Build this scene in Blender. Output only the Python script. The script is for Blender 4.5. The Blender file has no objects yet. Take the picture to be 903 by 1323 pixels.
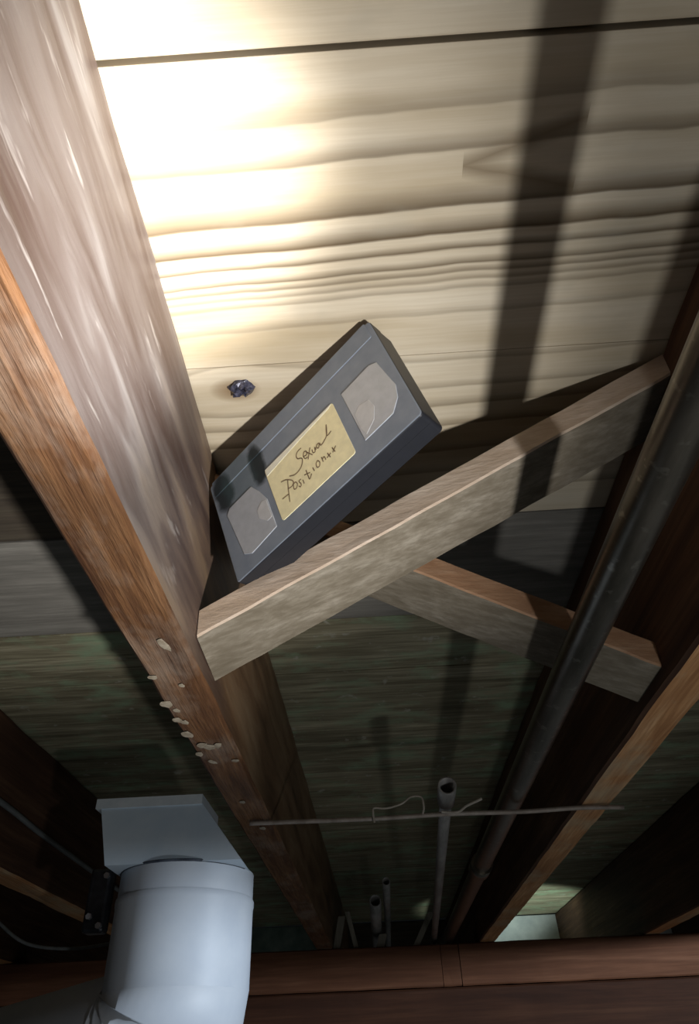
import bpy, bmesh, math, random
from mathutils import Vector, Matrix, noise

random.seed(7)
SC = bpy.context.scene
COL = SC.collection
Z0 = 1.6                      # camera height above the basement floor; all z below are relative to it

# ------------------------------------------------------------------ camera
F_PX, W_PX, H_PX = 850.0, 903.0, 1323.0
cam = bpy.data.cameras.new('camera')
cam_ob = bpy.data.objects.new('camera', cam)
COL.objects.link(cam_ob)
cam.sensor_fit = 'HORIZONTAL'
cam.sensor_width = 36.0
cam.lens = 36.0 * F_PX / W_PX
cam.shift_y = 98.5 / W_PX
cam.clip_start = 0.01
pt, yw, rl = (math.radians(a) for a in (36.08, -1.35, -2.44))
fwd = Vector((math.sin(yw) * math.cos(pt), math.cos(yw) * math.cos(pt), math.sin(pt)))
rgt = Vector((math.cos(yw), -math.sin(yw), 0))
upv = rgt.cross(fwd)
r2 = rgt * math.cos(rl) + upv * math.sin(rl)
u2 = -rgt * math.sin(rl) + upv * math.cos(rl)
m = Matrix((r2, u2, -fwd)).transposed().to_4x4()
m.translation = (0, 0, Z0)
cam_ob.matrix_world = m
SC.camera = cam_ob

# ------------------------------------------------------------------ world, lights, exposure
SC.view_settings.view_transform = 'Standard'
SC.view_settings.look = 'None'
SC.view_settings.gamma = 1.0
SC.view_settings.use_curve_mapping = False
SC.view_settings.exposure = 0.0
world = bpy.data.worlds.new('basement_air')
SC.world = world
world.use_nodes = True
world.node_tree.nodes['Background'].inputs[0].default_value = (0.75, 0.9, 1.0, 1)
world.node_tree.nodes['Background'].inputs[1].default_value = 0.004

FL = Vector((0.298, 0.045, -0.323 + Z0))          # the flashlight held below and right of the lens
AIM = Vector((-0.15, 0.175, 0.437 + Z0))
def spot(name, loc, aim, watts, cone, blend, radius, col):
    l = bpy.data.lights.new(name, 'SPOT')
    l.energy = watts
    l.spot_size = math.radians(cone)
    l.spot_blend = blend
    l.shadow_soft_size = radius
    l.color = col
    o = bpy.data.objects.new(name, l)
    COL.objects.link(o)
    o.location = loc
    o.rotation_euler = (aim - loc).to_track_quat('-Z', 'Y').to_euler()
    return o
spot('flashlight_core', FL, AIM, 135, 20, 1.0, 0.018, (1.0, 0.97, 0.93))
spot('flashlight_beam', FL, Vector((-0.19, 0.335, 0.437 + Z0)), 30, 50, 1.0, 0.018, (1.0, 0.985, 0.96))
spot('flashlight_spill', FL, AIM, 4.3, 150, 0.7, 0.018, (0.95, 0.98, 1.0))
def bulb(name, loc, watts, radius, col):
    l = bpy.data.lights.new(name, 'POINT')
    l.energy = watts
    l.shadow_soft_size = radius
    l.color = col
    o = bpy.data.objects.new(name, l)
    COL.objects.link(o)
    o.location = loc
bulb('basement_bulb', (1.9, -0.35, 0.289 + Z0), 165, 0.04, (0.80, 0.90, 1.0))      # cool bulb two metres to the right, up between the joists
spot('far_bay_fill', Vector((0.40, 2.20, -0.12 + Z0)), Vector((0.42, 2.46, 0.437 + Z0)), 14.0, 54, 0.5, 0.02, (0.80, 1.0, 0.95))        # added fill light behind the girder, no source known; brightens the far bay

# ------------------------------------------------------------------ material tools
class NT:
    def __init__(self, name):
        self.m = bpy.data.materials.new(name)
        self.m.use_nodes = True
        self.t = self.m.node_tree
        self.b = self.t.nodes['Principled BSDF']
        self.pos = None
    def n(self, kind, **kw):
        nd = self.t.nodes.new(kind)
        for k, v in kw.items():
            setattr(nd, k, v)
        return nd
    def l(self, a, b):
        self.t.links.new(a, b)
    def setin(self, sock, v):
        if hasattr(v, 'is_output') or isinstance(v, bpy.types.NodeSocket):
            self.l(v, sock)
        else:
            sock.default_value = v
    def position(self):
        if self.pos is None:
            self.pos = self.n('ShaderNodeNewGeometry').outputs['Position']
        return self.pos
    def math(self, op, a, b=0.0, c=None, clamp=False):
        nd = self.n('ShaderNodeMath', operation=op, use_clamp=clamp)
        self.setin(nd.inputs[0], a)
        self.setin(nd.inputs[1], b)
        if c is not None:
            self.setin(nd.inputs[2], c)
        return nd.outputs[0]
    def xyz(self, vec=None):
        s = self.n('ShaderNodeSeparateXYZ')
        self.l(vec or self.position(), s.inputs[0])
        return s.outputs
    def scaled(self, sc, vec=None, rnd=True):
        v = self.n('ShaderNodeVectorMath', operation='MULTIPLY')
        self.l(vec or self.position(), v.inputs[0])
        v.inputs[1].default_value = sc
        out = v.outputs[0]
        if rnd:
            oi = self.n('ShaderNodeObjectInfo')
            a = self.n('ShaderNodeVectorMath', operation='ADD')
            self.l(out, a.inputs[0])
            mm = self.math('MULTIPLY', oi.outputs['Random'], 37.0)
            self.l(mm, a.inputs[1])
            out = a.outputs[0]
        return out
    def noise(self, vec, scale=1.0, detail=4.0, rough=0.55, dist=0.0):
        nd = self.n('ShaderNodeTexNoise')
        self.l(vec, nd.inputs['Vector'])
        nd.inputs['Scale'].default_value = scale
        nd.inputs['Detail'].default_value = detail
        nd.inputs['Roughness'].default_value = rough
        nd.inputs['Distortion'].default_value = dist
        return nd.outputs['Fac']
    def ramp(self, fac, stops, interp='LINEAR'):
        nd = self.n('ShaderNodeValToRGB')
        cr = nd.color_ramp
        cr.interpolation = interp
        while len(cr.elements) < len(stops):
            cr.elements.new(0.5)
        for e, (p, c) in zip(cr.elements, sorted(stops, key=lambda s: s[0])):
            e.position = p
            e.color = (c, c, c, 1) if isinstance(c, (int, float)) else (*c, 1)
        self.l(fac, nd.inputs[0])
        return nd.outputs[0]
    def mix(self, fac, a, b, mode='MIX'):
        nd = self.n('ShaderNodeMix', data_type='RGBA', blend_type=mode)
        self.setin(nd.inputs[0], fac)
        for s, v in ((nd.inputs[6], a), (nd.inputs[7], b)):
            if isinstance(v, tuple):
                s.default_value = (*v, 1)
            else:
                self.l(v, s)
        return nd.outputs[2]
    def bump(self, hgt, strength=0.3, dist=0.002):
        nd = self.n('ShaderNodeBump')
        nd.inputs['Strength'].default_value = strength
        nd.inputs['Distance'].default_value = dist
        self.l(hgt, nd.inputs['Height'])
        self.l(nd.outputs[0], self.b.inputs['Normal'])
    def done(self, col, rough=0.7, metal=0.0, spec=0.3):
        self.setin(self.b.inputs['Base Color'], (*col, 1) if isinstance(col, tuple) else col)
        self.setin(self.b.inputs['Roughness'], rough)
        self.b.inputs['Metallic'].default_value = metal
        self.b.inputs['Specular IOR Level'].default_value = spec
        return self.m

def along(axis, a, c):
    return tuple(a if i == axis else c for i in range(3))

def wood(name, dark, mid, light, axis=1, fine=70.0, lng=4.0, stain=None, stain_amt=0.5, rough=0.75, bump=0.4, blotch=None):
    t = NT(name)
    g = t.noise(t.scaled(along(axis, lng, fine)), 1.0, 6, 0.6, 0.4)
    g2 = t.noise(t.scaled(along(axis, lng * 2.2, fine * 4)), 1.0, 4, 0.6)
    big = t.noise(t.scaled((5, 5, 5)), 1.0, 3)
    c = t.ramp(g, [(0.28, dark), (0.5, mid), (0.72, light)])
    c = t.mix(t.ramp(g2, [(0.4, 0.55), (0.62, 0.0)]), c, dark)
    c = t.mix(t.ramp(big, [(0.35, 0.4), (0.6, 0.0)]), c, dark)
    if stain:
        sn = t.noise(t.scaled(along(axis, 9, 16)), 1.0, 5, 0.65)
        c = t.mix(t.ramp(sn, [(0.5, 0.0), (0.66, stain_amt)]), c, stain)
    if blotch:
        bn = t.noise(t.scaled((38, 38, 38)), 1.0, 3, 0.6)
        c = t.mix(t.ramp(bn, [(0.64, 0.0), (0.72, 0.7)]), c, blotch)
    t.bump(t.math('ADD', g, t.math('MULTIPLY', g2, 0.6)), bump, 0.003)
    return t.done(c, rough)

# pale new board of the subfloor: latewood lines placed across the board width
def pale_board(name, y0, y1, lines, with_arrow=False, knot=None):
    t = NT(name)
    x, y, z = t.xyz()
    wob = t.noise(t.scaled((7, 5, 0), rnd=False), 1.0, 3, 0.5)
    wob2 = t.noise(t.scaled((30, 60, 0), rnd=False), 1.0, 2, 0.5)
    yy = t.math('ADD', y, t.math('MULTIPLY', t.math('SUBTRACT', wob, 0.5), 0.010))
    yy = t.math('ADD', yy, t.math('MULTIPLY', t.math('SUBTRACT', wob2, 0.5), 0.0015))
    yy = t.math('ADD', yy, t.math('MULTIPLY', x, 0.03))
    if knot:
        dx = t.math('DIVIDE', t.math('SUBTRACT', x, knot[0]), 0.052)
        dy = t.math('DIVIDE', t.math('SUBTRACT', y, knot[1]), 0.03)
        d2 = t.math('ADD', t.math('MULTIPLY', dx, dx), t.math('MULTIPLY', dy, dy))
        bulge = t.math('DIVIDE', t.math('MULTIPLY', dy, 0.02), t.math('ADD', d2, 0.6))
        yy = t.math('SUBTRACT', yy, bulge)
    fac = t.math('DIVIDE', t.math('SUBTRACT', yy, y0), y1 - y0, clamp=True)
    stops = [(0.0, 1.0)]
    for yl, depth, soft in lines:
        p = (yl - y0) / (y1 - y0)
        stops += [(max(0.001, p - soft / (y1 - y0)), 1.0), (p, 1.0 - depth), (min(0.999, p + 0.0012 / (y1 - y0)), 1.0)]
    ln = t.ramp(fac, stops[:32])
    base = t.ramp(t.noise(t.scaled((4, 30, 0), rnd=False), 1.0, 3, 0.5),
                  [(0.3, (0.46, 0.375, 0.25)), (0.5, (0.58, 0.495, 0.365)), (0.75, (0.66, 0.585, 0.46))])
    fine = t.noise(t.scaled((14, 420, 0), rnd=False), 1.0, 3, 0.6)
    base = t.mix(t.ramp(fine, [(0.42, 0.15), (0.6, 0.0)]), base, (0.38, 0.28, 0.16))
    inv = t.math('SUBTRACT', 1.0, ln)
    col = t.mix(t.math('MULTIPLY', inv, 1.25, clamp=True), base, (0.10, 0.065, 0.03))
    dirt = t.noise(t.scaled((9, 14, 0), rnd=False), 1.0, 4, 0.6)
    col = t.mix(t.ramp(dirt, [(0.55, 0.0), (0.75, 0.4)]), col, (0.33, 0.31, 0.25))
    if with_arrow:                 # cathedral point of the grain, opening to the right
        ax = t.math('SUBTRACT', x, 0.075)
        half = t.math('MULTIPLY', ax, 0.26)
        da = t.math('ABSOLUTE', t.math('SUBTRACT', t.math('ABSOLUTE', t.math('SUBTRACT', yy, 0.1765)), half))
        on = t.math('MULTIPLY', t.math('GREATER_THAN', ax, 0.0), t.math('LESS_THAN', ax, 0.07))
        sh = t.math('MULTIPLY', t.math('SUBTRACT', 1.0, t.math('DIVIDE', da, 0.008), clamp=True), on)
        col = t.mix(t.math('MULTIPLY', sh, 0.75), col, (0.17, 0.12, 0.065))
    if knot:
        ring = t.math('SUBTRACT', 1.0, t.math('MULTIPLY', d2, 6.0), clamp=True)
        col = t.mix(t.math('MULTIPLY', ring, 0.85), col, (0.22, 0.14, 0.07))
    t.bump(t.math('ADD', t.math('MULTIPLY', ln, 0.8), t.math('MULTIPLY', fine, 0.1)), 0.15, 0.002)
    return t.done(col, 0.62, 0.0, 0.3)

M = {}
M['pale_a'] = pale_board('pale_pine_board', 0.10, 0.31,
    [(0.145, .35, .012), (0.167, .55, .010), (0.199, .75, .014), (0.216, .8, .011), (0.2265, .72, .005),
     (0.237, .65, .005), (0.2425, .6, .004), (0.248, .45, .004), (0.254, .4, .004), (0.272, .3, .006)], with_arrow=True)
M['pale_b'] = pale_board('knotty_pine_board', 0.295, 0.50,
    [(0.312, .3, .005), (0.335, .35, .006), (0.352, .45, .008), (0.372, .5, .008), (0.40, .45, .01), (0.425, .4, .01), (0.455, .4, .01)],
    knot=(-0.0915, 0.3245))
M['pale_c'] = pale_board('pale_pine_board_end', -0.08, 0.115,
    [(-0.04, .4, .01), (-0.01, .5, .01), (0.02, .45, .01), (0.05, .5, .01), (0.08, .4, .01)])
M['old_plank'] = wood('weathered_plank', (0.12, 0.10, 0.06), (0.33, 0.295, 0.19), (0.50, 0.45, 0.31), axis=0, fine=55, lng=5,
                      stain=(0.27, 0.37, 0.23), stain_amt=0.8, blotch=(0.42, 0.40, 0.33))
M['grey_plank'] = wood('grey_bare_plank', (0.15, 0.14, 0.12), (0.25, 0.23, 0.20), (0.33, 0.31, 0.27), axis=0, fine=45, lng=6)
M['deck_shade'] = wood('floor_deck_shade', (0.05, 0.04, 0.03), (0.09, 0.07, 0.05), (0.12, 0.1, 0.07), axis=0)  # dark deck wood, also painted-in shade for left-bay boards and centre rim
M['orange_under'] = wood('joist_underside', (0.05, 0.019, 0.007), (0.15, 0.068, 0.026), (0.25, 0.13, 0.06), axis=1, fine=95, lng=9, bump=0.9, stain=(0.23, 0.18, 0.14), stain_amt=0.5)
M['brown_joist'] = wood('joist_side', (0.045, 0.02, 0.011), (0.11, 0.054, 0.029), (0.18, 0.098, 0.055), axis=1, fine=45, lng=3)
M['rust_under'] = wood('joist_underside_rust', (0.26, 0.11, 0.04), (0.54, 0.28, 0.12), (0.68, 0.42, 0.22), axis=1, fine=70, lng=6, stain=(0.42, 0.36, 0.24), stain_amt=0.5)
M['girder'] = wood('girder_wood_dim', (0.042, 0.014, 0.006), (0.08, 0.029, 0.013), (0.105, 0.042, 0.02), axis=0, fine=30, lng=2.5, bump=0.25)  # darker copy of the wood, tones down the bulb's light on the lower timber
M['girder_lit'] = wood('girder_wood_lit', (0.12, 0.046, 0.022), (0.22, 0.09, 0.045), (0.29, 0.13, 0.07), axis=0, fine=30, lng=2.5, bump=0.25)  # lighter copy of the wood, paints light onto the shaded upper timber
M['bridge_face'] = wood('bridging_face', (0.13, 0.105, 0.072), (0.24, 0.205, 0.155), (0.34, 0.30, 0.24), axis=0, fine=60, lng=5, bump=0.3)
M['bridge_edge'] = wood('bridging_edge', (0.44, 0.33, 0.24), (0.58, 0.46, 0.36), (0.66, 0.55, 0.45), axis=0, fine=70, lng=7, bump=0.3)
M['bridge2_edge'] = wood('bridging_edge_tan', (0.25, 0.13, 0.07), (0.37, 0.22, 0.125), (0.46, 0.31, 0.20), axis=0, fine=70, lng=7, bump=0.3)

def whitewash():
    t = NT('limewashed_joist_side')
    x, y, z = t.xyz()
    s1 = t.noise(t.scaled((1, 5.5, 34), rnd=False), 1.0, 4, 0.55, 0.5)
    s2 = t.noise(t.scaled((1, 14, 70), rnd=False), 1.0, 4, 0.6, 0.3)
    wash = t.ramp(s1, [(0.32, (0.065, 0.038, 0.031)), (0.45, (0.105, 0.077, 0.069)), (0.56, (0.145, 0.117, 0.109)), (0.68, (0.25, 0.227, 0.22))])
    wash = t.mix(t.ramp(s2, [(0.62, 0.0), (0.70, 0.55)]), wash, (0.45, 0.42, 0.40))
    br = t.ramp(s1, [(0.3, (0.07, 0.034, 0.016)), (0.5, (0.16, 0.09, 0.046)), (0.7, (0.23, 0.15, 0.085))])
    k = t.math('ADD', y, t.math('MULTIPLY', t.math('SUBTRACT', s1, 0.5), 0.5))
    wear = t.ramp(k, [(0.30, 0.0), (0.50, 1.0)])
    t.bump(t.math('ADD', s1, t.math('MULTIPLY', s2, 0.5)), 0.35, 0.004)
    return t.done(t.mix(wear, wash, br), 0.5, 0.0, 0.4)
M['whitewash'] = whitewash()

def metal(name, c1, c2, rough=0.45, met=0.7, scale=(60, 12, 60), bump=0.1, spots=None):
    t = NT(name)
    a = t.noise(t.scaled(scale), 1.0, 5, 0.6)
    c = t.ramp(a, [(0.35, c1), (0.65, c2)])
    if spots:
        s = t.noise(t.scaled((90, 90, 90)), 1.0, 3, 0.6)
        c = t.mix(t.ramp(s, [(0.60, 0.0), (0.68, 0.8)]), c, spots)
    t.bump(a, bump, 0.001)
    return t.done(c, rough, met, 0.5)
M['old_pipe'] = metal('old_steel_pipe', (0.10, 0.09, 0.072), (0.19, 0.168, 0.138), 0.30, 0.95, spots=(0.25, 0.23, 0.19))
M['conduit'] = metal('dull_grey_conduit', (0.16, 0.15, 0.14), (0.30, 0.285, 0.265), 0.5, 0.3)
M['rod'] = metal('rusty_wire', (0.20, 0.16, 0.13), (0.33, 0.28, 0.24), 0.6, 0.2)
M['dark_metal'] = metal('dark_steel', (0.02, 0.022, 0.026), (0.05, 0.052, 0.06), 0.35, 0.6)
M['screw'] = metal('bright_screw', (0.35, 0.36, 0.38), (0.5, 0.5, 0.52), 0.3, 0.8)
M['duct'] = metal('white_sheet_metal_duct', (0.60, 0.66, 0.75), (0.70, 0.75, 0.82), 0.5, 0.0, (12, 12, 12), 0.06)
M['duct_box'] = metal('galvanized_boot', (0.62, 0.74, 0.86), (0.74, 0.84, 0.93), 0.5, 0.0, (16, 16, 16), 0.12)
M['duct_edge'] = metal('boot_flange', (0.62, 0.68, 0.72), (0.72, 0.77, 0.8), 0.45, 0.1)
M['duct_seam'] = metal('dark_duct_seam', (0.03, 0.04, 0.06), (0.10, 0.12, 0.16), 0.6, 0.0)  # dark line along the joint of boot and collar
M['cable'] = metal('grey_cable', (0.11, 0.12, 0.12), (0.17, 0.18, 0.18), 0.6, 0.0)
M['twine'] = metal('dusty_twine', (0.26, 0.22, 0.18), (0.40, 0.36, 0.30), 0.9, 0.0)
M['plaster'] = metal('dried_plaster', (0.20, 0.16, 0.11), (0.34, 0.29, 0.22), 0.8, 0.0, (200, 200, 200), 0.3)
M['shim'] = wood('pale_shim', (0.2, 0.18, 0.14), (0.3, 0.27, 0.22), (0.4, 0.37, 0.3), axis=2)
M['limestone'] = metal('limewashed_rim', (0.50, 0.52, 0.52), (0.66, 0.67, 0.65), 0.9, 0.0, (20, 20, 20), 0.3)
M['green_rim'] = metal('greenish_rim', (0.16, 0.22, 0.19), (0.26, 0.33, 0.28), 0.9, 0.0, (20, 20, 20), 0.3)  # greener rim board in the left bay
M['concrete'] = metal('basement_concrete', (0.18, 0.18, 0.17), (0.30, 0.29, 0.27), 0.9, 0.0, (8, 8, 8), 0.2)
M['knot_dark'] = metal('broken_knot', (0.012, 0.012, 0.02), (0.10, 0.10, 0.15), 0.25, 0.2, (300, 300, 300), 0.3)
M['ink'] = metal('brown_ink', (0.17, 0.11, 0.06), (0.27, 0.19, 0.11), 0.8, 0.0)

def tape_plastic():
    t = NT('dusty_black_cassette_plastic')
    tc = t.n('ShaderNodeTexCoord').outputs['Object']
    a = t.noise(tc, 60, 4, 0.6)
    b = t.noise(tc, 420, 2, 0.6)
    c = t.ramp(a, [(0.3, (0.19, 0.222, 0.275)), (0.7, (0.235, 0.27, 0.325))])
    x, y, z = t.xyz(tc)
    # dark rounded patches near the left end of the cassette face
    def blob(cx, cy, rx, ry):
        dx = t.math('DIVIDE', t.math('SUBTRACT', x, cx), rx)
        dy = t.math('DIVIDE', t.math('SUBTRACT', y, cy), ry)
        d = t.math('ADD', t.math('MULTIPLY', dx, dx), t.math('MULTIPLY', dy, dy))
        d = t.math('ADD', d, t.math('MULTIPLY', t.math('SUBTRACT', a, 0.5), 1.2))
        return t.math('MULTIPLY', t.math('SUBTRACT', 1.15, d, clamp=True), 1.6, clamp=True)
    for q in ((-0.080, 0.034, 0.012, 0.022), (-0.040, 0.028, 0.009, 0.022)):
        c = t.mix(blob(*q), c, (0.022, 0.03, 0.036))
    c = t.mix(t.math('MULTIPLY', blob(-0.062, 0.032, 0.02, 0.03), 0.4), c, (0.06, 0.10, 0.11))
    t.bump(b, 0.08, 0.0005)
    return t.done(c, 0.55, 0.0, 0.35)
M['tape'] = tape_plastic()
def flat(name, c, rough=0.5, spec=0.4):
    t = NT(name)
    tc = t.n('ShaderNodeTexCoord').outputs['Object']
    a = t.noise(tc, 120, 4, 0.6)
    col = t.ramp(a, [(0.3, tuple(v * 0.86 for v in c)), (0.7, c)])
    return t.done(col, rough, 0.0, spec)
M['tape_dark'] = flat('black_cassette_side', (0.018, 0.019, 0.024), 0.45)
M['label'] = flat('yellowed_paper_label', (0.95, 0.87, 0.56), 0.8, 0.1)
M['label_top'] = flat('white_paper_strip', (0.92, 0.9, 0.76), 0.8, 0.1)
M['window'] = flat('smoky_clear_window', (0.45, 0.475, 0.52), 0.3, 0.5)
M['hub'] = flat('white_reel_hub', (0.56, 0.57, 0.59), 0.4, 0.4)

# ------------------------------------------------------------------ geometry tools
def tag(o, label=None, cat=None, group=None, kind=None):
    if label: o['label'] = label
    if cat: o['category'] = cat
    if group: o['group'] = group
    if kind: o['kind'] = kind
    return o

def empty(name, loc):
    o = bpy.data.objects.new(name, None)
    o.empty_display_size = 0.02
    COL.objects.link(o)
    o.location = (loc[0], loc[1], loc[2] + Z0)
    return o

def build(name, verts, faces, mats, fm=None, parent=None, smooth=False, local=False):
    """verts are scene coordinates (z relative to the camera); the origin goes to the base of the piece"""
    vs = [Vector(v) for v in verts]
    if local:
        org = Vector((0, 0, 0))
    else:
        org = Vector(((min(v.x for v in vs) + max(v.x for v in vs)) / 2, (min(v.y for v in vs) + max(v.y for v in vs)) / 2, min(v.z for v in vs)))
    me = bpy.data.meshes.new(name)
    me.from_pydata([v - org for v in vs], [], faces)
    bm = bmesh.new(); bm.from_mesh(me)
    bmesh.ops.recalc_face_normals(bm, faces=bm.faces)
    bm.to_mesh(me); bm.free()
    for mt in (mats if isinstance(mats, (list, tuple)) else [mats]):
        me.materials.append(M[mt])
    if fm:
        for p, k in zip(me.polygons, fm): p.material_index = k
    if smooth:
        for p in me.polygons: p.use_smooth = True
    o = bpy.data.objects.new(name, me)
    COL.objects.link(o)
    if parent:
        o.parent = parent
        if not local:
            o.location = org + Vector((0, 0, Z0)) - parent.location
    else:
        o.location = org + Vector((0, 0, Z0))
    return o

def beam_data(a, b, half_w, half_h, side, nseg=40, jit=0.0012, bev=0.004, miter=None, seed=0.0, k=3):
    """timber from a to b; side = direction of the width; returns verts, faces, face kinds (0 bottom/top, 1 sides, 2 ends)"""
    a, b = Vector(a), Vector(b)
    d = (b - a).normalized()
    s = (Vector(side) - d * d.dot(Vector(side))).normalized()
    u = d.cross(s)
    if u.z < 0: u = -u
    prof, kinds = [], []
    w, h, c = half_w, half_h, bev
    def run(p, q, kind):
        for i in range(k):
            f = i / k
            prof.append((p[0] + (q[0] - p[0]) * f, p[1] + (q[1] - p[1]) * f)); kinds.append(kind)
    run((-w + c, -h), (w - c, -h), 0); prof.append((w - c, -h)); kinds.append(0)
    run((w, -h + c), (w, h - c), 1); prof.append((w, h - c)); kinds.append(1)
    run((w - c, h), (-w + c, h), 3); prof.append((-w + c, h)); kinds.append(3)
    run((-w, h - c), (-w, -h + c), 4); prof.append((-w, -h + c)); kinds.append(4)
    n = len(prof)
    L = (b - a).length
    vs, fs, fk = [], [], []
    for i in range(nseg + 1):
        base = a + (b - a) * (i / nseg)
        for (p, q) in prof:
            P = base + s * p + u * q
            if miter and i in (0, nseg):
                X = miter[0] if i == 0 else miter[1]
                P = P + d * ((X - P.x) / d.x)
            elif jit:
                nz = noise.noise_vector(Vector((P.x * 30 + seed, P.y * 14, P.z * 30))) + 0.5 * noise.noise_vector(Vector((P.x * 90 + seed, P.y * 60, P.z * 90)))
                P = P + (s * nz.x + u * nz.z) * jit
            vs.append(P)
    for i in range(nseg):
        for j in range(n):
            j2 = (j + 1) % n
            fs.append((i * n + j, i * n + j2, (i + 1) * n + j2, (i + 1) * n + j)); fk.append(kinds[j])
    fs.append(tuple(range(n - 1, -1, -1))); fk.append(2)
    fs.append(tuple(nseg * n + j for j in range(n))); fk.append(2)
    return vs, fs, fk

def tube_data(pts, radii, n=14, closed_ends=True, inner=None):
    """swept tube through the points; inner = wall radius factor for an open pipe at its start"""
    pts = [Vector(p) for p in pts]
    if isinstance(radii, (int, float)): radii = [radii] * len(pts)
    vs, fs = [], []
    ref = None
    for i, p in enumerate(pts):
        t = (pts[min(i + 1, len(pts) - 1)] - pts[max(i - 1, 0)]).normalized()
        if ref is None:
            ref = t.orthogonal().normalized()
        ref = (ref - t * ref.dot(t)).normalized()
        bi = t.cross(ref)
        for j in range(n):
            a = 2 * math.pi * j / n
            vs.append(p + (ref * math.cos(a) + bi * math.sin(a)) * radii[i])
    m_ = len(pts)
    for i in range(m_ - 1):
        for j in range(n):
            j2 = (j + 1) % n
            fs.append((i * n + j, i * n + j2, (i + 1) * n + j2, (i + 1) * n + j))
    if closed_ends:
        fs.append(tuple((m_ - 1) * n + j for j in range(n)))
        if inner is None:
            fs.append(tuple(range(n - 1, -1, -1)))
    if inner is not None:
        t = (pts[1] - pts[0]).normalized()
        b0 = len(vs)
        for j in range(n):
            vs.append(pts[0] + (vs[j] - pts[0]) * inner)
        for j in range(n):
            vs.append(pts[0] + (vs[j] - pts[0]) * inner + t * min(0.08, (pts[1] - pts[0]).length * 0.9))
        for j in range(n):
            j2 = (j + 1) % n
            fs.append((j, j2, b0 + j2, b0 + j))
            fs.append((b0 + j, b0 + j2, b0 + n + j2, b0 + n + j))
        fs.append(tuple(b0 + n + j for j in range(n)))
    return vs, fs

def smooth_path(pts, per=8):
    pts = [Vector(p) for p in pts]
    out = []
    for i in range(len(pts) - 1):
        p0, p1, p2, p3 = pts[max(i - 1, 0)], pts[i], pts[i + 1], pts[min(i + 2, len(pts) - 1)]
        for k in range(per):
            t = k / per
            out.append(0.5 * ((2 * p1) + (p2 - p0) * t + (2 * p0 - 5 * p1 + 4 * p2 - p3) * t * t + (3 * p1 - p0 - 3 * p2 + p3) * t ** 3))
    out.append(pts[-1])
    return out

def box_data(x0, x1, y0, y1, z0, z1, bev=0.0):
    bm = bmesh.new()
    bmesh.ops.create_cube(bm, size=1.0)
    for v in bm.verts:
        v.co = Vector((x0 if v.co.x < 0 else x1, y0 if v.co.y < 0 else y1, z0 if v.co.z < 0 else z1))
    if bev:
        bmesh.ops.bevel(bm, geom=bm.edges[:], offset=bev, segments=2, affect='EDGES', profile=0.5)
    bm.verts.index_update()
    r = [v.co.copy() for v in bm.verts], [tuple(v.index for v in f.verts) for f in bm.faces]
    bm.free()
    return r

# ------------------------------------------------------------------ the setting
HB, HT = 0.2416, 0.4368            # underside of joists, underside of the subfloor
JX = [-0.9765, -0.571, -0.165, 0.241, 0.647, 1.053]
JW = 0.041
YN, YF = -1.0, 2.72

vs, fs = box_data(-2.4, 2.4, -1.6, 2.9, -Z0 - 0.1, -Z0)
tag(build('floor', vs, fs, 'concrete'), kind='structure')
vs, fs = box_data(-2.4, 2.4, 2.76, 3.0, -Z0, HB)
tag(build('wall_back', vs, fs, 'concrete'), kind='structure')
for i, (x0, x1, mt_) in enumerate(((-1.3, -0.14, 'green_rim'), (-0.138, 0.258, 'deck_shade'), (0.26, 1.3, 'limestone'))):  # centre rim coloured dark to put the bay's far end in shade
    vs, fs = box_data(x0, x1, 2.722, 2.76, HB + 0.001, HT - 0.001, 0.002)
    tag(build('trim_%d' % (i + 1), vs, fs, mt_), kind='structure')

vs, fs = box_data(-1.4, 1.4, YN, 2.78, HT + 0.0225, HT + 0.045)
ceiling = build('ceiling', vs, fs, 'deck_shade')
tag(ceiling, kind='structure')
seams = [-0.985, -0.80, -0.615, -0.43, -0.262, -0.074, 0.113, 0.302, 0.489, 0.662, 0.792, 0.98, 1.17, 1.355, 1.54, 1.725, 1.91, 2.10, 2.285, 2.47, 2.60, 2.722]
knot_plank = None
for i in range(len(seams) - 1):
    y0, y1 = seams[i] + 0.0013, seams[i + 1] - 0.0013
    zz = random.uniform(0.0, 0.0016)
    mat = 'old_plank'
    if i == 6: mat = 'pale_a'
    elif i == 7: mat = 'pale_b'
    elif i == 5: mat = 'pale_c'
    elif i == 8: mat = 'grey_plank'
    ends = [-1.38, JX[2] + 0.0205, 1.38] if i in (5, 6, 7) else ([-1.38, JX[2] + 0.02, 1.38] if i % 3 == 0 else ([-1.38, JX[4] + 0.02, 1.38] if i % 3 == 1 else [-1.38, JX[1] + 0.02, 1.38]))
    for x0, x1 in zip(ends[:-1], ends[1:]):
        vs, fs = box_data(x0 + 0.0008, x1 - 0.0008, y0, y1 + (0.0022 if i == 6 else 0), HT + (0 if i in (6, 7) else zz), HT + 0.021, 0.0005 if i in (6, 7) else 0.0012)
        p = build('plank', vs, fs, 'deck_shade' if (i in (5, 6, 7) and x0 < -1) else mat, parent=ceiling)  # left-bay pieces of the pale boards get a dark colour in place of shadow
        if i == 7: knot_plank = p

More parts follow.
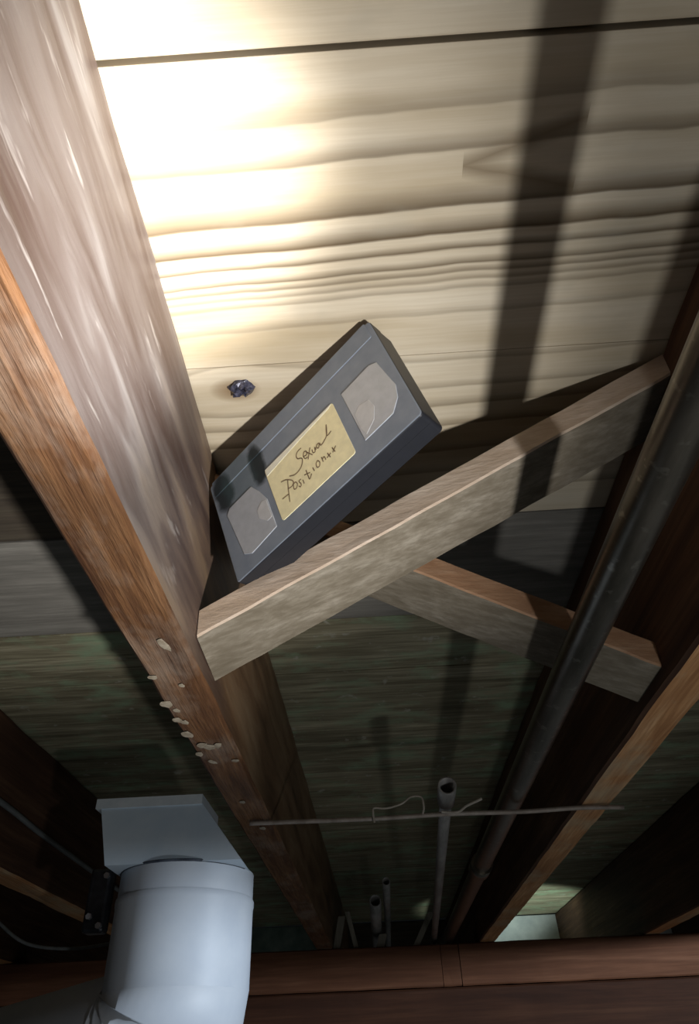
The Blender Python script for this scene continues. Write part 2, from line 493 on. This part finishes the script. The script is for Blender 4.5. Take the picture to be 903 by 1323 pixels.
# broken knot in the pale board
kx, ky = -0.086, 0.3225
vs, fs = [], []
rg = random.Random(3)
n = 13
def world_child(name, verts, faces, mats, parent, **kw):
    o = build(name, verts, faces, mats, **kw)
    wl = o.location.copy()
    o.parent = parent
    pl = Vector((0, 0, 0)); q = parent
    while q: pl += q.location; q = q.parent
    o.location = wl - pl
    return o
vs = [(kx, ky, HT - 0.0045)]
for ring, (rr, zz) in enumerate(((0.5, -0.0055), (0.85, -0.0025), (1.0, 0.001))):
    for j in range(n):
        a = 2 * math.pi * j / n
        q = rr * rg.uniform(0.75, 1.15)
        vs.append((kx + math.cos(a) * 0.0105 * q, ky + math.sin(a) * 0.0085 * q, HT + zz + rg.uniform(-0.003, 0.002) * (ring < 2)))
for j in range(n):
    j2 = (j + 1) % n
    fs.append((0, 1 + j2, 1 + j))
    for r in range(2):
        fs.append((1 + r * n + j, 1 + r * n + j2, 1 + (r + 1) * n + j2, 1 + (r + 1) * n + j))
kn = world_child('knot', vs, fs, 'knot_dark', knot_plank)
kn['label'] = 'dark splintered loose knot'

# ------------------------------------------------------------------ joists
def joist(x0, label, mats, seed, name='floor_joist'):
    vs, fs, fk = beam_data((x0 + JW / 2, YN, (HB + HT) / 2), (x0 + JW / 2, YF, (HB + HT) / 2), JW / 2, (HT - HB) / 2 - 0.0005, (1, 0, 0), 150, 0.0011, 0.003, seed=seed, k=4)
    mi = []
    for k in fk:
        mi.append({0: 0, 1: 1, 3: 2, 4: 2, 2: 2}[k])
    o = build(name, vs, fs, mats, mi)
    return tag(o, label, 'joist', 'floor joists')
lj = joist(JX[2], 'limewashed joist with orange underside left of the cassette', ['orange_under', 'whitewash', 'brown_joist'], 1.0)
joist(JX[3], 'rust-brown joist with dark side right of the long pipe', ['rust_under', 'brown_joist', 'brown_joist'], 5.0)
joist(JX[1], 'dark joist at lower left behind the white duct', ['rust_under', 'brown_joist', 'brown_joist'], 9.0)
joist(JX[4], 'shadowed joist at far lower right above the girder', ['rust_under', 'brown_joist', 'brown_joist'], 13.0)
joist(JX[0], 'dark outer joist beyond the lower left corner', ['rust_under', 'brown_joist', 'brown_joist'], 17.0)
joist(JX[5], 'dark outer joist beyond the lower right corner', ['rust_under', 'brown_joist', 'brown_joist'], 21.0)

# plaster drips along the left joist underside
def drip_mesh():
    bm = bmesh.new()
    bmesh.ops.create_icosphere(bm, subdivisions=2, radius=1.0)
    for v in bm.verts:
        v.co *= 1 + 0.35 * noise.noise(v.co * 1.7)
    me = bpy.data.meshes.new('plaster_drip')
    bm.to_mesh(me); bm.free()
    for p in me.polygons: p.use_smooth = True
    me.materials.append(M['plaster'])
    return me
dm = drip_mesh()
drips = [(-0.139, 0.385, .0045), (-0.142, 0.445, .003), (-0.160, 0.43, .003), (-0.162, 0.475, .0045), (-0.157, 0.487, .004), (-0.161, 0.505, .0035),
         (-0.156, 0.51, .003), (-0.160, 0.535, .004), (-0.153, 0.56, .004), (-0.147, 0.565, .005), (-0.139, 0.562, .0045), (-0.152, 0.60, .004),
         (-0.160, 0.58, .003), (-0.130, 0.60, .0028), (-0.145, 0.72, .003), (-0.138, 0.82, .003)]
for x, y, r in drips:
    o = bpy.data.objects.new('plaster_drip', dm)
    COL.objects.link(o)
    o.parent = lj
    o.location = Vector((x, y, HB - 0.0005 + Z0)) - lj.location
    k_ = random.uniform(0.7, 1.5)
    o.scale = (r * k_, r * random.uniform(0.8, 2.0), r * 0.09)
    o.rotation_euler.z = random.uniform(-0.6, 0.6)

# ------------------------------------------------------------------ girder
GY0, GY1 = 1.85, 1.955
g = empty('girder', (0.2, (GY0 + GY1) / 2, -0.06))
tag(g, 'red-brown timber girder crossing under the joists at the bottom', 'girder')
for i, (x0, x1) in enumerate(((-1.3, 0.142), (0.1435, 0.187), (0.1885, 1.3))):
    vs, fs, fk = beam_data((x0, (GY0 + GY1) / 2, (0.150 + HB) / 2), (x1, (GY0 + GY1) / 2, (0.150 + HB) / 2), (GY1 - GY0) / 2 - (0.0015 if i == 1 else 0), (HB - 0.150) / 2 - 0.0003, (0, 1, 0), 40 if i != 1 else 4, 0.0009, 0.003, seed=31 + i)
    build('upper_timber', vs, fs, 'girder_lit', parent=g)
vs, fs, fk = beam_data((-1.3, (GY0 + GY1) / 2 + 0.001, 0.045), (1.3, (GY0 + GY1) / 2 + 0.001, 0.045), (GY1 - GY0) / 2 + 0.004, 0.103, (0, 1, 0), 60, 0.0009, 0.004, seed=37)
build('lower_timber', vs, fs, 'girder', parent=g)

# ------------------------------------------------------------------ cross bridging
def bridging(label, a, b, roll, mats, seed):
    a, b = Vector(a), Vector(b)
    d = (b - a).normalized()
    s = (Vector((0, 1, 0)) - d * d.y).normalized()
    u = d.cross(s)
    if u.z < 0: u = -u
    s2 = s * math.cos(roll) + u * math.sin(roll)
    vs, fs, fk = beam_data(a, b, 0.032, 0.011, s2, 26, 0.0008, 0.0014, miter=(-0.1236, 0.2405), seed=seed)
    mi = [0 if k in (0, 3) else 1 for k in fk]
    o = build('cross_bridging', vs, fs, mats, mi)
    tag(o, label, 'wood brace', 'cross bridging between the joists')
    return o, d, s2
b1, d1, s1 = bridging('pale weathered diagonal brace under the cassette', (-0.124, 0.4395, 0.2710), (0.241, 0.3480, 0.4235), -0.0324, ['bridge_face', 'bridge_edge'], 41)
bridging('tan diagonal brace passing behind the long pipe', (-0.124, 0.4365, 0.4165), (0.241, 0.5149, 0.2667), -0.0135, ['bridge_face', 'bridge2_edge'], 47)

# ------------------------------------------------------------------ pipes and wires
PX, PZ, PR = 0.167, 0.2575, 0.0138
def pipe(name, label, pts, r, mat, cat='pipe', inner=0.8, group=None, n=20, parent=None):
    vs, fs = tube_data(pts, r, n, True, inner)
    o = build(name, vs, fs, mat, parent=parent, smooth=False)
    for p in o.data.polygons:
        p.use_smooth = len(p.vertices) == 4
    if label: tag(o, label, cat, group)
    return o
lp = empty('steel_pipe', (PX, 0.9, PZ - PR))
tag(lp, 'long grey-brown steel pipe running beside the right joist', 'pipe')
pipe('pipe_length', None, [(PX, -0.9, PZ), (PX, -0.5, PZ), (PX, 0.2, PZ), (PX, 1.0, PZ), (PX, 2.70, PZ)], PR, 'old_pipe', parent=lp, n=28)
pipe('coupling', None, [(PX, 1.12, PZ), (PX, 1.165, PZ)], PR + 0.0035, 'old_pipe', inner=None, parent=lp, n=28)

RY, RZ = 0.787, HB - 0.0042
rod_pts = [(-0.148, RY - 0.002, RZ), (-0.10, RY, RZ), (0.0, RY + 0.001, RZ - 0.0008), (0.09, RY, RZ), (0.17, RY + 0.003, RZ - 0.0006), (0.24, RY + 0.001, RZ), (0.292, RY + 0.004, RZ - 0.001)]
vs, fs = tube_data(smooth_path(rod_pts, 6), 0.0028, 8)
tag(build('hanger_rod', vs, fs, 'rod', smooth=True), 'thin rusty rod strung under the joists across the bay', 'rod')

cd = empty('conduit', (0.1, 1.2, 0.245))
tag(cd, 'thin grey conduit with open end resting on the rod', 'pipe')
c0, c1 = Vector((0.083, 0.733, 0.2525)), Vector((0.130, 1.83, 0.2575))
dd = (c1 - c0).normalized()
pipe('end_coupling', None, [c0, c0 + dd * 0.055], 0.0105, 'conduit', parent=cd, inner=0.78)
pipe('tube', None, [c0 + dd * 0.054, c0 + dd * 0.3, c1 + dd * 0.22], 0.0075, 'conduit', parent=cd, inner=None)

def wire(name, label, pts, r, mat, cat, group=None):
    vs, fs = tube_data(smooth_path(pts, 8), r, 7)
    return tag(build(name, vs, fs, mat, smooth=True), label, cat, group)
wire('tie_wire', 'kinked tie wire twisted on the rod left of the conduit',
     [(-0.001, RY - 0.004, RZ - 0.007), (-0.002, RY - 0.005, RZ + 0.004), (0.0, RY - 0.004, RZ + 0.010), (0.014, RY - 0.004, RZ + 0.009), (0.032, RY - 0.005, RZ + 0.013), (0.044, RY - 0.007, RZ + 0.020), (0.056, RY - 0.007, RZ + 0.019), (0.058, RY - 0.005, RZ + 0.008), (0.056, RY - 0.004, RZ + 0.0)], 0.0012, 'twine', 'wire')
wire('tie_wire', 'short twist of wire sticking out right of the conduit',
     [(0.078, RY - 0.006, RZ + 0.001), (0.096, RY - 0.009, RZ - 0.001), (0.108, RY - 0.008, RZ + 0.006), (0.122, RY - 0.006, RZ + 0.012), (0.127, RY - 0.006, RZ + 0.014)], 0.0016, 'twine', 'wire')

pipe('pipe_stub', 'open pipe end above the middle of the girder', [(-0.010, 1.60, 0.300), (-0.012, 1.9, 0.285), (-0.014, 2.4, 0.27)], 0.0135, 'conduit', group='old pipe ends above the girder')
pipe('pipe_stub', 'smaller pipe end higher up behind the first one', [(0.016, 1.50, 0.318), (0.018, 1.9, 0.315), (0.02, 2.4, 0.312)], 0.0085, 'conduit', group='old pipe ends above the girder')
for (x, w, hgt, tilt, lab) in ((-0.115, 0.018, 0.075, 0.01, 'pale shim standing on the girder nearest the left joist'), (-0.065, 0.012, 0.085, -0.012, 'narrow pale shim on the girder, second from the left joist'),
                               (-0.005, 0.02, 0.03, 0.015, 'short broken shim on the girder under the open pipe end'), (0.085, 0.016, 0.075, 0.03, 'leaning pale shim on the girder beside the conduit')):
    vs, fs = box_data(x - w / 2, x + w / 2, 1.862, 1.874, HB + 0.0002, HB + hgt, 0.001)
    vs = [Vector((v.x + tilt * (v.z - HB) / 0.05, v.y, v.z)) for v in vs]
    tag(build('wood_shim', vs, fs, 'shim'), lab, 'shim', 'shims along the girder top')

wire('electric_cable', 'dark cable stapled along the lower left joist', [(-0.5255, -0.5, 0.325), (-0.525, 0.6, 0.322), (-0.5255, 0.9, 0.320), (-0.525, 1.03, 0.314), (-0.525, 1.2, 0.310), (-0.526, 1.8, 0.300)], 0.0042, 'cable', 'cable')
wire('loose_cable', 'thin cable drooping in the lower left corner', [(-0.60, 0.95, 0.238), (-0.55, 0.95, 0.208), (-0.508, 0.95, 0.172), (-0.464, 0.95, 0.146), (-0.406, 0.95, 0.138), (-0.36, 0.955, 0.142), (-0.33, 0.965, 0.150)], 0.0022, 'cable', 'cable')

# ------------------------------------------------------------------ duct
DX, DY, DR = -0.235, 0.86, 0.080
duct = empty('duct', (DX, DY, -0.05))
tag(duct, 'white round sheet-metal duct elbow with rectangular boot', 'duct')
def ring(c, axis_up, r, n=40, side=None):
    t = Vector(axis_up).normalized()
    s = (Vector((1, 0, 0)) - t * t.x).normalized() if side is None else side
    b = t.cross(s)
    return [Vector(c) + (s * math.cos(2 * math.pi * j / n) + b * math.sin(2 * math.pi * j / n)) * r for j in range(n)]
def skin(rings):
    vs, fs = [], []
    for r in rings: vs += r
    n = len(rings[0])
    for i in range(len(rings) - 1):
        for j in range(n):
            j2 = (j + 1) % n
            fs.append((i * n + j, i * n + j2, (i + 1) * n + j2, (i + 1) * n + j))
    return vs, fs
def sharp_seams(o, rings_n, n=40):
    for p in o.data.polygons: p.use_smooth = True
# round riser: collar above, sleeve below
vs, fs = skin([ring((DX, DY, 0.199), (0, 0, 1), DR), ring((DX, DY, 0.166), (0, 0, 1), DR), ring((DX, DY, 0.160), (0, 0, 1), DR - 0.001)])
o = build('collar', vs, fs, 'duct', parent=duct, smooth=True)
vs, fs = skin([ring((DX, DY, 0.170), (0, 0, 1), DR + 0.0006), ring((DX, DY, 0.168), (0, 0, 1), DR + 0.0018), ring((DX, DY, 0.162), (0, 0, 1), DR + 0.0018), ring((DX, DY, 0.158), (0, 0, 1), DR + 0.001), ring((DX, DY, 0.075), (0, 0, 1), DR + 0.001)])
build('sleeve', vs, fs, 'duct', parent=duct, smooth=True)
# gored elbow turning to the left
hd = Vector((-0.86, 0.50, 0)).normalized()         # heading of the horizontal run
rb = 0.050                                           # bend radius
cb = Vector((DX, DY, 0.075)) + hd * rb
ngo = 4
def elbow_ring(k, dr=0.0):
    a = math.radians(90) * k / ngo
    c = cb - hd * rb * math.cos(a) + Vector((0, 0, -1)) * rb * math.sin(a)
    t = Vector((0, 0, -1)) * math.cos(a) + hd * math.sin(a)
    sd = t.cross(Vector((-hd.y, hd.x, 0))).normalized()
    return c, t, sd
def ering(k, dr=0.0):
    c, t, sd = elbow_ring(k)
    b = t.cross(sd)
    rr = DR + dr
    return [c + (sd * math.cos(2 * math.pi * j / 40) + b * math.sin(2 * math.pi * j / 40)) * rr for j in range(40)]
for k in range(ngo):
    ra, rb2 = ering(k, 0.001), ering(k + 1, 0.001)
    # a raised seam bead at the end of every gore
    mid = [p + (q - p) * 0.93 for p, q in zip(ra, rb2)]
    cc = elbow_ring(k + 0.93)[0]
    bead = [cc + (p - cc) * 1.022 for p in mid]
    vs, fs = skin([ra, mid, bead, [cc + (q - cc) * 1.0 for q in rb2] if False else rb2])
    build('elbow_gore', vs, fs, 'duct', parent=duct, smooth=True)
end_c = elbow_ring(ngo)[0]
run_dir = (hd + Vector((0, 0, -0.10))).normalized()
e0 = ering(ngo, 0.0015)
vs, fs = skin([e0, [p + run_dir * 0.9 for p in e0]])
build('horizontal_run', vs, fs, 'duct', parent=duct, smooth=True)
# rectangular boot on top, tapering left into the joist bay
def rect_ring(x0, x1, y0, y1, z): return [Vector((x0, y0, z)), Vector((x1, y0, z)), Vector((x1, y1, z)), Vector((x0, y1, z))]
yb0 = DY - DR + 0.006
vs, fs = skin([rect_ring(DX - DR + 0.001, DX + DR - 0.001, yb0, DY + 0.015, 0.198), rect_ring(DX - DR - 0.024, DX + 0.022, yb0 + 0.02, DY + 0.035, 0.272)])
fs += [(3, 2, 1, 0), (4, 5, 6, 7)]
boot = build('boot', vs, fs, 'duct_box', parent=duct)
vs, fs = skin([rect_ring(DX - DR - 0.030, DX + 0.0225, yb0 + 0.0175, DY + 0.036, 0.270), rect_ring(DX - DR - 0.030, DX + 0.0225, yb0 + 0.0175, DY + 0.036, 0.282)])
fs += [(3, 2, 1, 0), (4, 5, 6, 7)]
build('boot_flange', vs, fs, 'duct_edge', parent=duct)
arc = [(DX + math.cos(a) * (DR + 0.0003), DY + math.sin(a) * (DR + 0.0003), 0.1990) for a in [math.radians(195 + i * 8) for i in range(19)]]
vs, fs = tube_data(arc, 0.0016, 6)
build('seam', vs, fs, 'duct_seam', parent=duct)
# damper bracket with screws on the left of the riser
vs, fs = box_data(DX - DR - 0.030, DX - DR - 0.004, DY - 0.035, DY - 0.015, 0.135, 0.205, 0.004)
br = build('damper_bracket', vs, fs, 'dark_metal', parent=duct)
for (sx, sz) in ((-0.009, 0.196), (-0.022, 0.152), (-0.009, 0.142)):
    vs, fs = tube_data([(DX - DR + sx, DY - 0.0385, sz), (DX - DR + sx, DY - 0.034, sz)], 0.0036, 6)
    world_child('screw', vs, fs, 'screw', br)

# ------------------------------------------------------------------ video cassette
tp = bpy.data.objects.new('video_cassette', None)
COL.objects.link(tp)
tp.empty_display_size = 0.05
TC = Vector((-0.039, 0.3305, 0.3636 + Z0))
TR = Matrix(((0.7373116, -0.2837303, -0.6130813), (-0.6493660, -0.0474374, -0.7589950), (0.1862669, 0.9577300, -0.2192210)))
mt = TR.to_4x4(); mt.translation = TC
tp.matrix_world = mt
tag(tp, 'black video cassette with handwritten yellow label wedged above the brace', 'video cassette')

def poly_plate(pts, z0, z1, bev=0.0):
    bm = bmesh.new()
    vsb = [bm.verts.new((x, y, z0)) for x, y in pts]
    f = bm.faces.new(vsb)
    r = bmesh.ops.extrude_face_region(bm, geom=[f])
    top = [e for e in r['geom'] if isinstance(e, bmesh.types.BMVert)]
    for v in top: v.co.z = z1
    if bev:
        ed = [e for e in bm.edges if all(abs(v.co.z - z1) < 1e-7 for v in e.verts)]
        bmesh.ops.bevel(bm, geom=ed, offset=bev, segments=2, affect='EDGES', profile=0.5)
    bm.verts.index_update()
    out = [v.co.copy() for v in bm.verts], [tuple(v.index for v in f2.verts) for f2 in bm.faces]
    bm.free()
    return out
def rrect(x0, x1, y0, y1, r, n=4):
    pts = []
    for cx, cy, a0 in ((x1 - r, y1 - r, 0), (x0 + r, y1 - r, 90), (x0 + r, y0 + r, 180), (x1 - r, y0 + r, 270)):
        for k in range(n + 1):
            a = math.radians(a0 + 90 * k / n)
            pts.append((cx + r * math.cos(a), cy + r * math.sin(a)))
    return pts
hw, hh = 0.0935, 0.0515
# shell: upper half carries the face, lower half dark behind the parting line
vs, fs = poly_plate(rrect(-hw, hw, -hh, hh - 0.0005, 0.003), -0.0115, 0.0, 0.0012)
sf = build('shell_front', vs, fs, ['tape', 'tape_dark'], parent=tp, local=True)
for p in sf.data.polygons:
    p.material_index = 0 if p.normal.z > 0.5 else 1
vs, fs = poly_plate(rrect(-hw + 0.0004, hw - 0.0004, -hh + 0.0004, hh - 0.0009, 0.003), -0.0250, -0.0121)
build('shell_back', vs, fs, 'tape_dark', parent=tp, local=True)
vs, fs = poly_plate(rrect(-hw + 0.0012, hw - 0.0012, -hh + 0.0012, hh - 0.0016, 0.003), -0.0122, -0.0114)
build('parting_line', vs, fs, 'tape_dark', parent=tp, local=True)
# hinged flap along the upper long edge
vs, fs = poly_plate(rrect(-hw + 0.004, hw - 0.004, hh - 0.0155, hh + 0.0004, 0.0015), -0.0005, 0.0006, 0.0004)
build('flap', vs, fs, 'tape', parent=tp, local=True)
# reel windows
def window(sign):
    xi, xo = 0.0495, 0.0865
    pts = [(xi, 0.0155), (xo - 0.009, 0.0165), (xo - 0.003, 0.013), (xo + 0.001, -0.016), (xo - 0.002, -0.026), (xo - 0.010, -0.034), (xi + 0.001, -0.0345)]
    if sign < 0:
        pts = [(-0.0835, 0.010), (-0.079, 0.0145), (-0.052, 0.0145), (-0.046, 0.004), (-0.0415, -0.008), (-0.0415, -0.036), (-0.071, -0.039), (-0.0785, -0.034)]
    if sign > 0: pts = pts[::-1]
    vs, fs = poly_plate(pts[::-1] if sign < 0 else pts, -0.0004, 0.0005, 0.0003)
    w = build('window', vs, fs, 'window', parent=tp, local=True)
    hp = [(0.052, -0.010), (0.058, -0.006), (0.066, -0.0085), (0.0675, -0.017), (0.063, -0.026), (0.0535, -0.0315), (0.0515, -0.024)]
    if sign < 0:
        hp = [(-0.0425, -0.008), (-0.0475, -0.006), (-0.054, -0.010), (-0.054, -0.018), (-0.0475, -0.0255), (-0.0425, -0.0255)]
    vs, fs = poly_plate(hp, 0.0003, 0.0007, 0.0002)
    h = build('reel_hub', vs, fs, 'hub', parent=w, local=True)
window(1); window(-1)
# label
vs, fs = poly_plate(rrect(-0.035, 0.0405, -0.0365, 0.0165, 0.0022), -0.0002, 0.0004)
lb = build('paper_label', vs, fs, 'label', parent=tp, local=True)
lb['label'] = 'yellowed handwritten paper label'
vs, fs = poly_plate([(-0.0345, 0.0095), (-0.0345, 0.0162), (0.039, 0.0162), (0.036, 0.0145), (0.0, 0.0125)], 0.0003, 0.0006)
build('label_strip', vs, fs, 'label_top', parent=lb, local=True)
STROKES = [
[(2.6, 5.1), (-1.3, 5.1), (-3.7, 3.0), (-3.6, -0.4), (-0.7, -2.6), (-0.1, -4.9), (-2.8, -8.9), (-7.1, -10.7), (-11.5, -10.3), (-15.7, -7.5)],
[(1.4, -3.1), (4.8, -4.0), (5.5, -1.2), (3.4, -0.2), (1.7, -3.0), (2.4, -6.1), (4.7, -6.6)],
[(5.2, -1.4), (6.6, -4.2), (9.2, -8.6)], [(9.6, -1.2), (7.2, -4.6), (4.4, -8.8)],
[(10.4, -4.2), (10.3, -7.4), (12.2, -8.0), (13.2, -4.6), (13.6, -7.4)],
[(18.0, -4.6), (15.6, -4.2), (14.6, -6.2), (16.0, -7.8), (18.0, -5.0), (18.2, -7.6)],
[(18.2, -7.6), (21.1, -7.2), (26.0, -4.1), (29.0, 4.1), (26.7, -1.8), (26.3, -5.1), (30.5, -4.4)],
[(-18.2, -9.1), (-20.1, -15.3), (-23.2, -27.4)],
[(-24.4, -5.9), (-19.7, -7.8), (-15.0, -12.5), (-14.5, -15.8), (-17.3, -17.1), (-21.1, -16.2)],
[(-28.5, -20.0), (-21.1, -20.8)],
[(-12.5, -16.5), (-15.0, -17.1), (-15.8, -20.9), (-13.7, -21.8), (-11.7, -19.4), (-12.5, -16.5)],
[(-7.3, -18.4), (-9.6, -18.5), (-8.8, -22.0), (-10.0, -23.8), (-11.3, -21.9)],
[(-6.1, -20.2), (-6.2, -24.0)],
[(-0.7, -15.2), (-0.8, -20.9), (-0.6, -24.6), (2.6, -21.9)], [(-3.6, -17.8), (1.7, -19.9)], [(5.2, -18.2), (5.6, -22.0)],
[(11.2, -16.5), (9.0, -17.9), (8.7, -21.3), (10.8, -21.8), (12.2, -19.3), (11.2, -16.5)],
[(15.0, -16.8), (14.9, -21.4)], [(15.2, -18.9), (17.2, -18.3), (17.5, -21.8)],
[(20.6, -17.9), (21.6, -23.1)], [(23.2, -20.2), (18.8, -21.3)],
[(25.7, -17.1), (26.7, -22.4)], [(29.0, -18.4), (24.7, -21.3)]]
vs, fs = [], []
for st in STROKES:
    path = smooth_path([(x / 1000, y / 1000, 0.00055) for x, y in st], 5)
    b0 = len(vs)
    for i, p in enumerate(path):
        t = (path[min(i + 1, len(path) - 1)] - path[max(i - 1, 0)])
        nrm = Vector((-t.y, t.x, 0))
        nrm = nrm.normalized() * 0.00044 if nrm.length > 0 else Vector((0.00044, 0, 0))
        vs += [p - nrm, p + nrm]
    for i in range(len(path) - 1):
        fs.append((b0 + 2 * i, b0 + 2 * i + 1, b0 + 2 * i + 3, b0 + 2 * i + 2))
build('handwriting', vs, fs, 'ink', parent=lb, local=True)
